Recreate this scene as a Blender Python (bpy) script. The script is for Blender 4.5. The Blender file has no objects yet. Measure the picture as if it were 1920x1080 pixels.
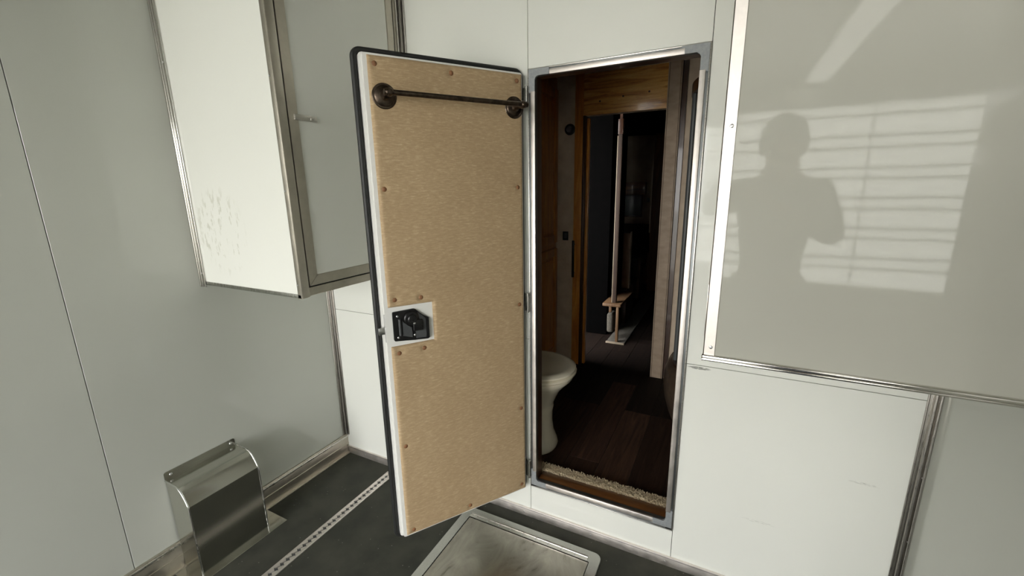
import bpy, bmesh, math, random
from mathutils import Vector, Matrix
random.seed(7)
S = bpy.context.scene
COL = S.collection
RYB = -2.2                     # plane of the rear opening
H = 1.451                      # camera height above the garage floor

# ------------------------------------------------------------------ camera
cd = bpy.data.cameras.new('camera'); cam = bpy.data.objects.new('camera', cd); COL.objects.link(cam)
cd.sensor_width = 36.0; cd.lens = 14.965; cd.clip_start = 0.008; cd.clip_end = 200
rx = Vector((0.892137, 0.451473, -0.016233)); ry = Vector((0.088336, -0.209572, -0.973795)); rz = Vector((-0.443043, 0.867325, -0.226848))
m = Matrix((( rx.x, -ry.x, -rz.x, 0), (rx.y, -ry.y, -rz.y, 0), (rx.z, -ry.z, -rz.z, H), (0, 0, 0, 1)))
cam.matrix_world = m
S.camera = cam

# ------------------------------------------------------------------ world, sun, exposure
W = bpy.data.worlds.new('world'); S.world = W; W.use_nodes = True
nt = W.node_tree; bg = nt.nodes['Background']
tc = nt.nodes.new('ShaderNodeTexCoord'); sp = nt.nodes.new('ShaderNodeSeparateXYZ'); cr = nt.nodes.new('ShaderNodeValToRGB')
nt.links.new(tc.outputs['Generated'], sp.inputs[0]); nt.links.new(sp.outputs['Z'], cr.inputs[0]); nt.links.new(cr.outputs[0], bg.inputs[0])
cr.color_ramp.elements[0].position = 0.0; cr.color_ramp.elements[0].color = (1.0, 0.98, 0.945, 1)
cr.color_ramp.elements[1].position = 0.7; cr.color_ramp.elements[1].color = (0.90, 0.93, 0.98, 1)
bg.inputs['Strength'].default_value = 11.0
pd = bpy.data.lights.new('opening_portal', 'AREA'); pd.shape = 'RECTANGLE'; pd.size = 3.40; pd.size_y = 2.06; pd.energy = 1
pd.cycles.is_portal = True
po = bpy.data.objects.new('opening_portal', pd); COL.objects.link(po)
po.location = (-0.10, RYB+0.01, 1.03); po.rotation_euler = (math.radians(90), 0, 0)
VS = S.view_settings
VS.view_transform = 'Standard'; VS.look = 'None'; VS.gamma = 1.0; VS.exposure = 0.12; VS.use_curve_mapping = False
S.cycles.max_bounces = 8; S.cycles.diffuse_bounces = 6; S.cycles.glossy_bounces = 5

# ------------------------------------------------------------------ materials
def srgb(r, g, b):
    f = lambda c: (c/255/12.92) if c/255 <= 0.04045 else ((c/255+0.055)/1.055)**2.4
    return (f(r), f(g), f(b), 1)
MATS = {}
def mat(name, col, rough=0.5, metal=0.0, spec=0.5, coat=0.0, coat_rough=0.05, trans=0.0, ior=1.5, emis=None, estr=0):
    m = bpy.data.materials.new(name); m.use_nodes = True; b = m.node_tree.nodes['Principled BSDF']
    b.inputs['Base Color'].default_value = col; b.inputs['Roughness'].default_value = rough; b.inputs['Metallic'].default_value = metal
    b.inputs['Specular IOR Level'].default_value = spec; b.inputs['Coat Weight'].default_value = coat; b.inputs['Coat Roughness'].default_value = coat_rough
    b.inputs['Transmission Weight'].default_value = trans; b.inputs['IOR'].default_value = ior
    if emis: b.inputs['Emission Color'].default_value = emis; b.inputs['Emission Strength'].default_value = estr
    MATS[name] = m; return m
def nodes(m): return m.node_tree, m.node_tree.nodes['Principled BSDF']
def coord(t, scale=(1, 1, 1), rot=(0, 0, 0)):
    c = t.nodes.new('ShaderNodeTexCoord'); mp = t.nodes.new('ShaderNodeMapping'); t.links.new(c.outputs['Object'], mp.inputs[0])
    mp.inputs['Scale'].default_value = scale; mp.inputs['Rotation'].default_value = rot; return mp
def noise(t, mp, scale, detail=3, rough=0.5, dist=0):
    n = t.nodes.new('ShaderNodeTexNoise'); n.inputs['Scale'].default_value = scale; n.inputs['Detail'].default_value = detail
    n.inputs['Roughness'].default_value = rough; n.inputs['Distortion'].default_value = dist; t.links.new(mp.outputs[0], n.inputs['Vector']); return n
def ramp(t, src, stops):
    r = t.nodes.new('ShaderNodeValToRGB'); t.links.new(src, r.inputs[0]); e = r.color_ramp.elements
    while len(e) < len(stops): e.new(0.5)
    for i, (p, c) in enumerate(stops): e[i].position = p; e[i].color = c
    return r
def bump(t, b, src, strength, dist=0.001):
    n = t.nodes.new('ShaderNodeBump'); n.inputs['Strength'].default_value = strength; n.inputs['Distance'].default_value = dist
    t.links.new(src, n.inputs['Height']); t.links.new(n.outputs[0], b.inputs['Normal']); return n
def noisy(name, c1, c2, scale=(1, 1, 1), ns=20, lo=0.35, hi=0.65, rough=0.5, metal=0, bmp=0, bd=0.001, detail=4, dist=0, coat=0, spec=0.5, rr=None):
    m = mat(name, c1, rough, metal, spec, coat); t, b = nodes(m); mp = coord(t, scale); n = noise(t, mp, ns, detail, 0.55, dist)
    r = ramp(t, n.outputs['Fac'], [(lo, c1), (hi, c2)]); t.links.new(r.outputs[0], b.inputs['Base Color'])
    if bmp: bump(t, b, n.outputs['Fac'], bmp, bd)
    if rr:
        q = ramp(t, n.outputs['Fac'], [(0.3, (rr[0],)*3+(1,)), (0.7, (rr[1],)*3+(1,))]); t.links.new(q.outputs[0], b.inputs['Roughness'])
    return m
WHITE = srgb(232, 233, 226)
def white_panel(name, col, rough=0.04, stain=None):
    m = mat(name, col, rough, spec=0.5); t, b = nodes(m); mp = coord(t)
    n = noise(t, mp, 3.0, 2); bump(t, b, n.outputs['Fac'], 0.12, 0.004)
    n2 = noise(t, mp, 1.3, 3)
    c2 = tuple(x*0.965 for x in col[:3])+(1,)
    r = ramp(t, n2.outputs['Fac'], [(0.35, c2), (0.65, col)]); out = r.outputs[0]
    for (cx, cy, cz, hx, hz, sc, sy, th, dark, amt) in (stain or []):       # smudges and scratches with a place of their own
        c = t.nodes.new('ShaderNodeTexCoord'); mq = t.nodes.new('ShaderNodeMapping'); t.links.new(c.outputs['Object'], mq.inputs[0])
        mq.inputs['Location'].default_value = (-cx/hx, 0, -cz/hz); mq.inputs['Scale'].default_value = (1/hx, 0, 1/hz)
        g = t.nodes.new('ShaderNodeTexGradient'); g.gradient_type = 'SPHERICAL'; t.links.new(mq.outputs[0], g.inputs[0])
        mk = ramp(t, g.outputs['Fac'], [(0.0, (0, 0, 0, 1)), (0.35, (1, 1, 1, 1))])
        ms = coord(t, sy); ns_ = noise(t, ms, sc, 4, 0.6)
        k = ramp(t, ns_.outputs['Fac'], [(th, (0, 0, 0, 1)), (th+0.06, (1, 1, 1, 1))])
        mu = t.nodes.new('ShaderNodeMath'); mu.operation = 'MULTIPLY'; t.links.new(mk.outputs[0], mu.inputs[0]); t.links.new(k.outputs[0], mu.inputs[1])
        m2 = t.nodes.new('ShaderNodeMath'); m2.operation = 'MULTIPLY'; t.links.new(mu.outputs[0], m2.inputs[0]); m2.inputs[1].default_value = amt
        mx = t.nodes.new('ShaderNodeMix'); mx.data_type = 'RGBA'; t.links.new(m2.outputs[0], mx.inputs[0]); t.links.new(out, mx.inputs[6]); mx.inputs[7].default_value = dark
        out = mx.outputs[2]
    t.links.new(out, b.inputs['Base Color']); return m
GREYISH = srgb(120, 122, 108)
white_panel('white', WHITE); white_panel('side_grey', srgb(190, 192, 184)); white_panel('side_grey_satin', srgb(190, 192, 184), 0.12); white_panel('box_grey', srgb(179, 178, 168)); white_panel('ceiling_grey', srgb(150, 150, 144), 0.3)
white_panel('white_scuffed', WHITE, stain=[
    (0.18, 0, H-1.142, 0.06, 0.006, 60, (1, 1, 9), 0.52, GREYISH, 0.3), (0.44, 0, H-0.903, 0.045, 0.005, 60, (1, 1, 9), 0.50, GREYISH, 0.4),
    (-0.05, 0, H-0.61, 0.04, 0.006, 70, (1, 1, 5), 0.42, srgb(70, 70, 60), 0.7)])
white_panel('white_cabinet', WHITE, 0.10, stain=[(-1.655, 0, H-0.135, 0.16, 0.17, 26, (2.0, 1, 0.8), 0.56, srgb(165, 165, 140), 0.38)])
mat('white_door_skin', srgb(226, 226, 222), 0.4)
def alum(name, col, rough, sc=(1, 1, 60), amt=0.08, ns=30):
    m = mat(name, col, rough, 1.0); t, b = nodes(m); mp = coord(t, sc); n = noise(t, mp, ns, 4, 0.6)
    r = ramp(t, n.outputs['Fac'], [(0.3, tuple(c*0.86 for c in col[:3])+(1,)), (0.7, col)]); t.links.new(r.outputs[0], b.inputs['Base Color'])
    q = ramp(t, n.outputs['Fac'], [(0.3, (max(0.02, rough-amt),)*3+(1,)), (0.7, (rough+amt,)*3+(1,))]); t.links.new(q.outputs[0], b.inputs['Roughness'])
    bump(t, b, n.outputs['Fac'], 0.06, 0.0006); return m
alum('alum_vertical', srgb(205, 203, 198), 0.30, (40, 40, 1))
alum('alum_side', srgb(212, 209, 203), 0.32, (1, 1, 40))
alum('alum_polished', srgb(214, 211, 205), 0.16, (1, 1, 40), 0.05)
alum('alum_cover', srgb(206, 205, 197), 0.17, (1, 0.6, 60), 0.03, 20)
alum('alum_weld', srgb(225, 225, 222), 0.14, (1, 1, 1), 0.08, 200)
alum('alum_frame', srgb(243, 236, 230), 0.50, (1, 1, 1), 0.08)
alum('alum_flange', srgb(152, 156, 158), 0.42, (1, 1, 1), 0.08)
alum('alum_matte', srgb(206, 200, 188), 0.42, (1, 1, 1), 0.08); alum('alum_bead', srgb(226, 222, 214), 0.30, (1, 1, 1), 0.08); alum('alum_trim', srgb(192, 188, 182), 0.30, (40, 40, 1), 0.06)
alum('alum_dark', srgb(178, 178, 172), 0.26, (40, 40, 1), 0.05)
m = mat('hatch_plate', srgb(170, 168, 160), 0.35, 1.0); t, b = nodes(m)
mp = coord(t, (2.2, 1.0, 1), (0, 0, 0.6)); n = noise(t, mp, 3.6, 7, 0.66, 1.6)
mp2 = coord(t, (1, 1, 1)); n2 = noise(t, mp2, 5, 5, 0.6)
r1 = ramp(t, n.outputs['Fac'], [(0.30, srgb(96, 93, 84)), (0.40, srgb(150, 146, 136)), (0.75, srgb(182, 178, 166))])
t.links.new(r1.outputs[0], b.inputs['Base Color'])
q = ramp(t, n2.outputs['Fac'], [(0.3, (.28, .28, .28, 1)), (0.7, (.52, .52, .52, 1))]); t.links.new(q.outputs[0], b.inputs['Roughness']); bump(t, b, n.outputs['Fac'], 0.1, 0.001)
# rubber floor with pale speckles
m = mat('rubber_floor', srgb(62, 63, 60), 0.75, spec=0.15); t, b = nodes(m); mp = coord(t)
v = t.nodes.new('ShaderNodeTexVoronoi'); v.inputs['Scale'].default_value = 75; t.links.new(mp.outputs[0], v.inputs['Vector'])
n = noise(t, mp, 9, 4)
sel = t.nodes.new('ShaderNodeSeparateColor'); t.links.new(v.outputs['Color'], sel.inputs[0])
gt = t.nodes.new('ShaderNodeMath'); gt.operation = 'GREATER_THAN'; gt.inputs[1].default_value = 0.93; t.links.new(sel.outputs[0], gt.inputs[0])
lt = t.nodes.new('ShaderNodeMath'); lt.operation = 'LESS_THAN'; lt.inputs[1].default_value = 0.16; t.links.new(v.outputs['Distance'], lt.inputs[0])
mu = t.nodes.new('ShaderNodeMath'); mu.operation = 'MULTIPLY'; t.links.new(gt.outputs[0], mu.inputs[0]); t.links.new(lt.outputs[0], mu.inputs[1])
r = ramp(t, n.outputs['Fac'], [(0.35, srgb(62, 63, 57)), (0.65, srgb(75, 75, 67))])
mx = t.nodes.new('ShaderNodeMix'); mx.data_type = 'RGBA'; t.links.new(mu.outputs[0], mx.inputs[0]); t.links.new(r.outputs[0], mx.inputs[6]); mx.inputs[7].default_value = srgb(120, 118, 108)
t.links.new(mx.outputs[2], b.inputs['Base Color']); n3 = noise(t, mp, 260, 3); bump(t, b, n3.outputs['Fac'], 0.35, 0.001)
# tan upholstery: woven vinyl with horizontal slubs
m = mat('tan_vinyl', srgb(172, 148, 116), 0.62, spec=0.3); t, b = nodes(m)
a = noise(t, coord(t, (1, 1, 5.5)), 42, 8, 0.72, 0.5); c = noise(t, coord(t, (6, 1, 1)), 70, 5, 0.6); d = noise(t, coord(t), 4, 3)
ra = ramp(t, a.outputs['Fac'], [(0.32, srgb(168, 144, 111)), (0.52, srgb(181, 157, 123)), (0.72, srgb(208, 187, 153))])
rd = ramp(t, d.outputs['Fac'], [(0.3, (0.9, 0.88, 0.86, 1)), (0.7, (1, 1, 1, 1))])
mx = t.nodes.new('ShaderNodeMix'); mx.data_type = 'RGBA'; mx.blend_type = 'MULTIPLY'; mx.inputs[0].default_value = 1; t.links.new(ra.outputs[0], mx.inputs[6]); t.links.new(rd.outputs[0], mx.inputs[7])
t.links.new(mx.outputs[2], b.inputs['Base Color'])
ad = t.nodes.new('ShaderNodeMath'); t.links.new(a.outputs['Fac'], ad.inputs[0]); t.links.new(c.outputs['Fac'], ad.inputs[1]); bump(t, b, ad.outputs[0], 0.35, 0.0012)
mat('black_rubber', srgb(30, 31, 30), 0.55); mat('black_plastic', srgb(17, 17, 18), 0.32); mat('black_gloss', srgb(74, 76, 78), 0.28)
mat('screw', srgb(205, 205, 205), 0.28, 1.0); noisy('bronze', srgb(74, 64, 56), srgb(98, 86, 76), ns=60, rough=0.30, metal=1.0, bmp=0.1)
mat('button', srgb(132, 92, 62), 0.4); mat('grey_plastic', srgb(150, 153, 156), 0.40, spec=0.5)
noisy('grey_corner', srgb(136, 140, 142), srgb(150, 153, 154), ns=120, rough=0.5, metal=0.2)
def wood(name, c1, c2, c3, axis='z', sc=5, rough=0.35, coat=0.3, str_=14):
    m = mat(name, c2, rough, coat=coat); t, b = nodes(m)
    s = {'z': (str_, str_, 1), 'x': (1, str_, str_), 'y': (str_, 1, str_)}[axis]
    n = noise(t, coord(t, s), sc*0.35, 5, 0.6, 1.2); r = ramp(t, n.outputs['Fac'], [(0.30, c1), (0.5, c2), (0.72, c3)])
    n2 = noise(t, coord(t, tuple(k*3 for k in s)), sc*2, 4, 0.6)
    r2 = ramp(t, n2.outputs['Fac'], [(0.3, (.78, .76, .74, 1)), (0.6, (1, 1, 1, 1))])
    mx = t.nodes.new('ShaderNodeMix'); mx.data_type = 'RGBA'; mx.blend_type = 'MULTIPLY'; mx.inputs[0].default_value = 1
    t.links.new(r.outputs[0], mx.inputs[6]); t.links.new(r2.outputs[0], mx.inputs[7]); t.links.new(mx.outputs[2], b.inputs['Base Color'])
    bump(t, b, n2.outputs['Fac'], 0.1, 0.0008); return m
wood('pine_h', srgb(158, 98, 42), srgb(224, 164, 86), srgb(246, 200, 124), 'x', 8)
wood('honey_v', srgb(178, 112, 46), srgb(210, 142, 62), srgb(226, 164, 80), 'z', 6)
wood('honey_h', srgb(84, 50, 24), srgb(112, 70, 34), srgb(132, 88, 46), 'x', 6)
wood('post_wood', srgb(40, 26, 16), srgb(56, 38, 24), srgb(70, 50, 32), 'z', 6, 0.7, 0.0)
wood('pale_wood', srgb(84, 60, 38), srgb(106, 78, 50), srgb(122, 92, 62), 'z', 6, 0.6, 0.0)
wood('dark_wood', srgb(48, 28, 16), srgb(66, 40, 24), srgb(84, 54, 32), 'z', 6)
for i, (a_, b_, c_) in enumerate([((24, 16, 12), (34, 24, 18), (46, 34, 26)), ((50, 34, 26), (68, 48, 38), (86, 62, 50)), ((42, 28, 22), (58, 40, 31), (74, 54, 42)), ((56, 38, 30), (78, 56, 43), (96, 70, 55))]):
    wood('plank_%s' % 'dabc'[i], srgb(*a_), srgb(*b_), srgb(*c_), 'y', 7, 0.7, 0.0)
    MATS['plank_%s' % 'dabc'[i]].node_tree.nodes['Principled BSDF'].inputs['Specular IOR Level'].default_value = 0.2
noisy('wallpaper', srgb(196, 176, 152), srgb(216, 198, 174), ns=14, lo=0.3, hi=0.7, rough=0.7, detail=7)
noisy('beige_panel', srgb(166, 146, 124), srgb(186, 166, 144), (1, 1, 2), ns=16, lo=0.3, hi=0.7, rough=0.6, detail=7)
noisy('bone_ceramic', srgb(240, 232, 208), srgb(244, 236, 214), ns=4, rough=0.12, coat=0.5)
noisy('carpet', srgb(176, 158, 128), srgb(212, 196, 166), ns=160, rough=1.0, bmp=0.8, bd=0.003)
noisy('dark_carpet', srgb(74, 70, 62), srgb(96, 90, 80), ns=120, rough=1.0, bmp=0.8, bd=0.003)
noisy('far_wall', srgb(150, 136, 116), srgb(164, 150, 128), ns=6, rough=0.8)
noisy('hall_shade_black', srgb(3, 3, 3), srgb(6, 5, 5), ns=20, rough=0.95, spec=0.05)  # near-black base colour carries the shade of the unlit hallway
mat('screen_grey', srgb(96, 102, 100), 0.25); mat('light_edge', srgb(140, 126, 106), 0.6); mat('dark_trim', srgb(96, 76, 60), 0.6)
mat('seat_cloth', srgb(54, 46, 42), 0.9)
mat('shower_glass', srgb(120, 118, 110), 0.08, trans=0.75, ior=1.3)
noisy('shower_pan', srgb(74, 62, 52), srgb(92, 78, 64), ns=10, rough=0.25)
mat('shower_frame', srgb(82, 84, 84), 0.4)
noisy('gravel', srgb(168, 164, 152), srgb(196, 192, 180), ns=40, rough=0.95, bmp=0.5, bd=0.01)
noisy('siding', srgb(226, 226, 220), srgb(236, 236, 230), (0.3, 1, 4), ns=3, rough=0.6)
mat('light_diffuser', srgb(240, 240, 235), 0.4, emis=(1.0, 0.98, 0.93, 1), estr=1.8)
noisy('skin', srgb(196, 146, 118), srgb(208, 160, 132), ns=12, rough=0.5); noisy('shirt', srgb(44, 48, 56), srgb(54, 58, 66), ns=50, rough=0.9)
noisy('jeans', srgb(40, 52, 78), srgb(52, 66, 94), ns=60, rough=0.9); noisy('hair', srgb(40, 28, 20), srgb(58, 42, 30), (1, 1, 0.2), ns=80, rough=0.7)
mat('shoe', srgb(40, 38, 36), 0.6); mat('phone_black', srgb(20, 20, 22), 0.2)
mat('eye_white', srgb(230, 228, 222), 0.2); mat('iris', srgb(60, 40, 26), 0.2); mat('lip', srgb(166, 100, 86), 0.5)
m = mat('curtain_cloth', srgb(236, 236, 228), 0.8); t, b = nodes(m)
tr_ = t.nodes.new('ShaderNodeBsdfTranslucent'); tr_.inputs['Color'].default_value = (0.9, 0.9, 0.88, 1); ms_ = t.nodes.new('ShaderNodeMixShader'); ms_.inputs[0].default_value = 0.74
t.links.new(b.outputs[0], ms_.inputs[1]); t.links.new(tr_.outputs[0], ms_.inputs[2]); t.links.new(ms_.outputs[0], t.nodes['Material Output'].inputs['Surface'])
mat('seam_dark', srgb(70, 70, 66), 0.8)

# ------------------------------------------------------------------ mesh helpers
class MB:
    def __init__(s): s.bm = bmesh.new()
    def box(s, x0, x1, y0, y1, z0, z1, bev=0.0, seg=2, M=None):
        b = bmesh.new(); bmesh.ops.create_cube(b, size=1.0)
        for v in b.verts: v.co = Vector(((x0+x1)/2+v.co.x*abs(x1-x0), (y0+y1)/2+v.co.y*abs(y1-y0), (z0+z1)/2+v.co.z*abs(z1-z0)))
        if bev: bmesh.ops.bevel(b, geom=b.edges[:], offset=bev, segments=seg, affect='EDGES', profile=0.5)
        return s._add(b, M)
    def _add(s, b, M=None):
        if M is not None: b.transform(M)
        tmp = bpy.data.meshes.new('t'); b.to_mesh(tmp); b.free(); s.bm.from_mesh(tmp); bpy.data.meshes.remove(tmp); return s
    def tube(s, pts, r, n=16, cap=True):
        pts = [Vector(p) for p in pts]; rs = r if isinstance(r, (list, tuple)) else [r]*len(pts); rings = []; up = None
        for i, p in enumerate(pts):
            d = (pts[min(i+1, len(pts)-1)]-pts[max(i-1, 0)]).normalized()
            if up is None: up = d.orthogonal().normalized()
            a = (up-d*up.dot(d)).normalized(); up = a; b = d.cross(a)
            rings.append([s.bm.verts.new(p+(a*math.cos(2*math.pi*k/n)+b*math.sin(2*math.pi*k/n))*rs[i]) for k in range(n)])
        for i in range(len(rings)-1):
            for k in range(n): s.bm.faces.new((rings[i][k], rings[i][(k+1) % n], rings[i+1][(k+1) % n], rings[i+1][k]))
        if cap: s.bm.faces.new(rings[0][::-1]); s.bm.faces.new(rings[-1])
        return s
    def loft(s, rings, cap=True):
        R = [[s.bm.verts.new(p) for p in r] for r in rings]; n = len(R[0])
        for i in range(len(R)-1):
            for k in range(n): s.bm.faces.new((R[i][k], R[i][(k+1) % n], R[i+1][(k+1) % n], R[i+1][k]))
        if cap: s.bm.faces.new(R[0][::-1]); s.bm.faces.new(R[-1])
        return s
    def lathe(s, prof, M, n=28):      # prof: (radius, height) about local z
        rings = [[M @ Vector((max(r, 1e-5)*math.cos(2*math.pi*k/n), max(r, 1e-5)*math.sin(2*math.pi*k/n), h)) for k in range(n)] for r, h in prof]
        return s.loft(rings)
    def prism(s, poly, a0, a1, f, bev=0):    # poly of 2d points, f(u,v,a) -> 3d
        b = bmesh.new(); A = [b.verts.new(f(u, v, a0)) for u, v in poly]; B = [b.verts.new(f(u, v, a1)) for u, v in poly]; n = len(A)
        for k in range(n): b.faces.new((A[k], A[(k+1) % n], B[(k+1) % n], B[k]))
        b.faces.new(A[::-1]); b.faces.new(B)
        if bev: bmesh.ops.bevel(b, geom=b.edges[:], offset=bev, segments=2, affect='EDGES')
        return s._add(b)
    def build(s, name, mt, parent=None, ang=35, loc=None):
        bmesh.ops.recalc_face_normals(s.bm, faces=s.bm.faces[:])
        me = bpy.data.meshes.new(name)
        if loc is not None:
            bmesh.ops.translate(s.bm, vec=-Vector(loc), verts=s.bm.verts[:])
        s.bm.to_mesh(me); s.bm.free()
        me.shade_smooth(); me.set_sharp_from_angle(angle=math.radians(ang))
        me.materials.append(MATS[mt]); o = bpy.data.objects.new(name, me); COL.objects.link(o)
        if loc is not None: o.location = loc
        if parent: o.parent = parent
        return o
def bx(name, mt, x0, x1, y0, y1, z0, z1, parent=None, bev=0.0, seg=2): return MB().box(x0, x1, y0, y1, z0, z1, bev, seg).build(name, mt, parent)
def tag(o, label=None, cat=None, group=None, kind=None):
    if label: o['label'] = label
    if cat: o['category'] = cat
    if group: o['group'] = group
    if kind: o['kind'] = kind
    return o
def empty(name, loc, label, cat, rz=0, group=None, kind=None):
    o = bpy.data.objects.new(name, None); COL.objects.link(o); o.location = loc; o.rotation_euler = (0, 0, rz); o.empty_display_size = 0.1
    return tag(o, label, cat, group, kind)
def piece(src, name, loc, parent=None):
    o = src.copy(); COL.objects.link(o); o.name = name; o.location = loc; o.parent = parent; return o

LX, RX, FY, CZ = -1.837, 0.565, 1.5, H+0.80       # left wall, right closet wall, front wall, ceiling
ZI = H-1.27                                       # floor height of the living quarters
# ------------------------------------------------------------------ garage shell
fl = bx('floor', 'rubber_floor', LX-0.05, 2.05, RYB, FY+0.06, -0.06, 0.0); tag(fl, 'dark grey speckled rubber floor of the garage', 'floor', kind='structure')
cl = bx('ceiling', 'ceiling_grey', LX-0.05, 2.05, RYB, FY+0.06, CZ, CZ+0.05); tag(cl, 'white ceiling panel over the garage', 'ceiling', kind='structure')
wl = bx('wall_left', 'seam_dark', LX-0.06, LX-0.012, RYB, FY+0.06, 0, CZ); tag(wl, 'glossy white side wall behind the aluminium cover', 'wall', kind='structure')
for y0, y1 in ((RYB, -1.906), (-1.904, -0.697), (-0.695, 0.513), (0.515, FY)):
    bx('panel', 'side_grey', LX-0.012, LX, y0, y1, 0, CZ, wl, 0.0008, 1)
# front wall: backing in four blocks around the doorway, then seven skin panels with joints between
OX0, OX1, OZ0, OZ1 = -0.672, -0.112, H-1.262, H+0.392
wf = MB()
for x0, x1, z0, z1 in ((LX-0.06, OX0, 0, CZ), (OX1, RX+0.05, 0, CZ), (OX0, OX1, 0, OZ0), (OX0, OX1, OZ1, CZ)): wf.box(x0, x1, FY+0.012, FY+0.055, z0, z1)
wf = wf.build('wall_front', 'seam_dark'); tag(wf, 'white panelled front wall around the bathroom doorway', 'wall', kind='structure')
g = 0.0009; sx0, sx1, sz = -0.688, -0.092, H-0.600
for x0, x1, z0, z1 in ((LX, sx0, 0, sz), (LX, sx0, sz, CZ), (sx0, OX0, OZ0, OZ1), (OX1, sx1, OZ0, OZ1), (sx0, sx1, 0, OZ0), (sx0, sx1, OZ1, CZ), (sx1, RX, 0, sz), (sx1, RX, sz, CZ)):
    ix0 = 0 if x0 == OX1 else g; ix1 = 0 if x1 == OX0 else g; iz0 = 0 if z0 in (0, OZ0, OZ1) else g; iz1 = 0 if z1 in (OZ0, OZ1) else g
    bx('panel', 'white_scuffed' if x1 == RX else 'white', x0+ix0, x1-ix1, FY, FY+0.012, z0+iz0, z1-iz1, wf, 0.0006, 1)
wr = bx('wall_right', 'side_grey_satin', RX, RX+0.04, 0.55, FY+0.055, 0, CZ); tag(wr, 'white closet side wall to the right of the front wall', 'wall', kind='structure')
w2 = bx('wall_closet', 'side_grey', RX+0.04, 2.05, 0.55, 0.59, 0, CZ); tag(w2, 'white closet front wall beside the camera', 'wall', kind='structure')
w3 = bx('wall_side', 'side_grey', 2.0, 2.05, RYB, 0.55, 0, CZ); tag(w3, 'white right side wall behind the camera', 'wall', kind='structure')
rb = MB(); ox0, ox1, oz1 = -1.80, 1.61, H+0.606
for x0, x1, z0, z1 in ((LX-0.05, ox0, 0, CZ), (ox1, 2.05, 0, CZ), (ox0, ox1, oz1, CZ), (-0.34, ox1, 0, H-0.88)): rb.box(x0, x1, RYB-0.05, RYB, z0, z1)
rb = rb.build('wall_back', 'alum_dark'); tag(rb, 'rear wall with the wide loading opening behind the camera', 'wall', kind='structure')

# ------------------------------------------------------------------ door frame round the doorway (part of the front wall)
fr = MB(); a0, a1, b0, b1 = -0.686, -0.092, H-1.283, H+0.411; i0, i1, j0, j1 = -0.658, -0.120, H-1.249, H+0.386
def ringbox(mb, x0, x1, z0, z1, w, y0, y1, bev):
    mb.box(x0, x0+w, y0, y1, z0, z1, bev); mb.box(x1-w, x1, y0, y1, z0, z1, bev); mb.box(x0, x1, y0, y1, z0, z0+w, bev); mb.box(x0, x1, y0, y1, z1-w, z1, bev)
fr.box(a0, i0, FY-0.004, FY, b0, b1, 0.001); fr.box(i1, a1, FY-0.004, FY, b0, b1, 0.001); fr.box(a0, a1, FY-0.004, FY, b0, j0, 0.001); fr.box(a0, a1, FY-0.004, FY, j1, b1, 0.001)
fr = fr.build('door_frame', 'alum_flange', wf)
def liner(name, mt, y0, y1, o):
    lin = MB()
    for q in ((i0-0.004-o, i0-o, j0, j1), (i1+o, i1+0.004+o, j0, j1)): lin.box(q[0], q[1], y0, y1, q[2]-o, q[3]+o)
    lin.box(i0-o, i1+o, y0, y1, j1+o, j1+0.004+o)
    if name == 'jamb_liner': lin.box(i0, i1, y0, y1, j0-0.004, j0)
    lin.build(name, mt, fr)
liner('jamb_liner', 'alum_flange', FY-0.004, FY+0.012, 0); liner('jamb_lining', 'dark_wood', FY+0.0125, FY+0.056, 0.001)
bd = MB(); ringbox(bd, a0, a1, b0, b1, 0.0045, FY-0.010, FY, 0.0015); bd.build('outer_bead', 'alum_side', fr)
for nm, q in (('jamb_bar', (i0-0.001, i0+0.0, 0, 0)),):
    pass
MB().box(i0-0.016, i0+0.001, FY-0.012, FY-0.003, j0+0.045, j1-0.05, 0.002).build('jamb_bar', 'alum_frame', fr)
MB().box(i1-0.001, i1+0.0165, FY-0.012, FY-0.003, j0+0.045, j1-0.05, 0.002).build('jamb_bar', 'alum_frame', fr)
MB().box(i0+0.055, i1-0.045, FY-0.012, FY-0.003, j1-0.001, j1+0.016, 0.002).build('head_bar', 'alum_frame', fr)
MB().box(i0+0.045, i1-0.045, FY-0.012, FY-0.003, j0-0.020, j0+0.001, 0.002).build('sill_bar', 'alum_frame', fr)
def corner(sx, sz):
    X = i0 if sx < 0 else i1; Z = j0 if sz < 0 else j1; w = 0.0235; l = 0.055; r = 0.012
    P = [(0, -l)]
    P = [(0, -l), (w, -l), (w, w), (-l, w), (-l, 0)] + [(-r+r*math.cos(a)*1.0, -r+r*math.sin(a)*1.0) for a in [math.pi/2*(1-k/5) for k in range(6)]]
    f = lambda u, v, a: Vector((X+sx*u, a, Z+sz*v))
    MB().prism(P, FY-0.011, FY-0.003, f, 0.0012).build('frame_corner', 'grey_corner', fr)['label'] = 'grey corner piece of the door frame'
for sx in (-1, 1):
    for sz in (-1, 1): corner(sx, sz)

# ------------------------------------------------------------------ baseboards and corner mouldings
def rivet(parent, x, y, z, ax, r=0.004, mt='screw'):
    M = Matrix.Translation((x, y, z)) @ ax.to_track_quat('Z', 'Y').to_matrix().to_4x4()
    return MB().lathe([(r, 0), (r, r*0.25), (r*0.8, r*0.5), (r*0.35, r*0.62), (r*0.3, r*0.4), (0.00001, r*0.4)], M, 12).build('rivet', mt, parent)
b = MB(); b.box(LX, LX+0.010, RYB+0.03, FY, 0.0, 0.117, 0.002); b.box(LX, LX+0.0125, RYB+0.03, FY, 0.055, 0.060, 0.001); b.box(LX, LX+0.020, RYB+0.03, FY, 0, 0.004, 0.001)
b = b.build('baseboard_left', 'alum_matte'); MB().box(LX+0.009, LX+0.016, RYB+0.03, FY, 0.100, 0.112, 0.003).build('top_bead', 'alum_bead', b); tag(b, 'tall stepped aluminium kick strip along the bottom of the left wall', 'baseboard', kind='structure')
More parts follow.
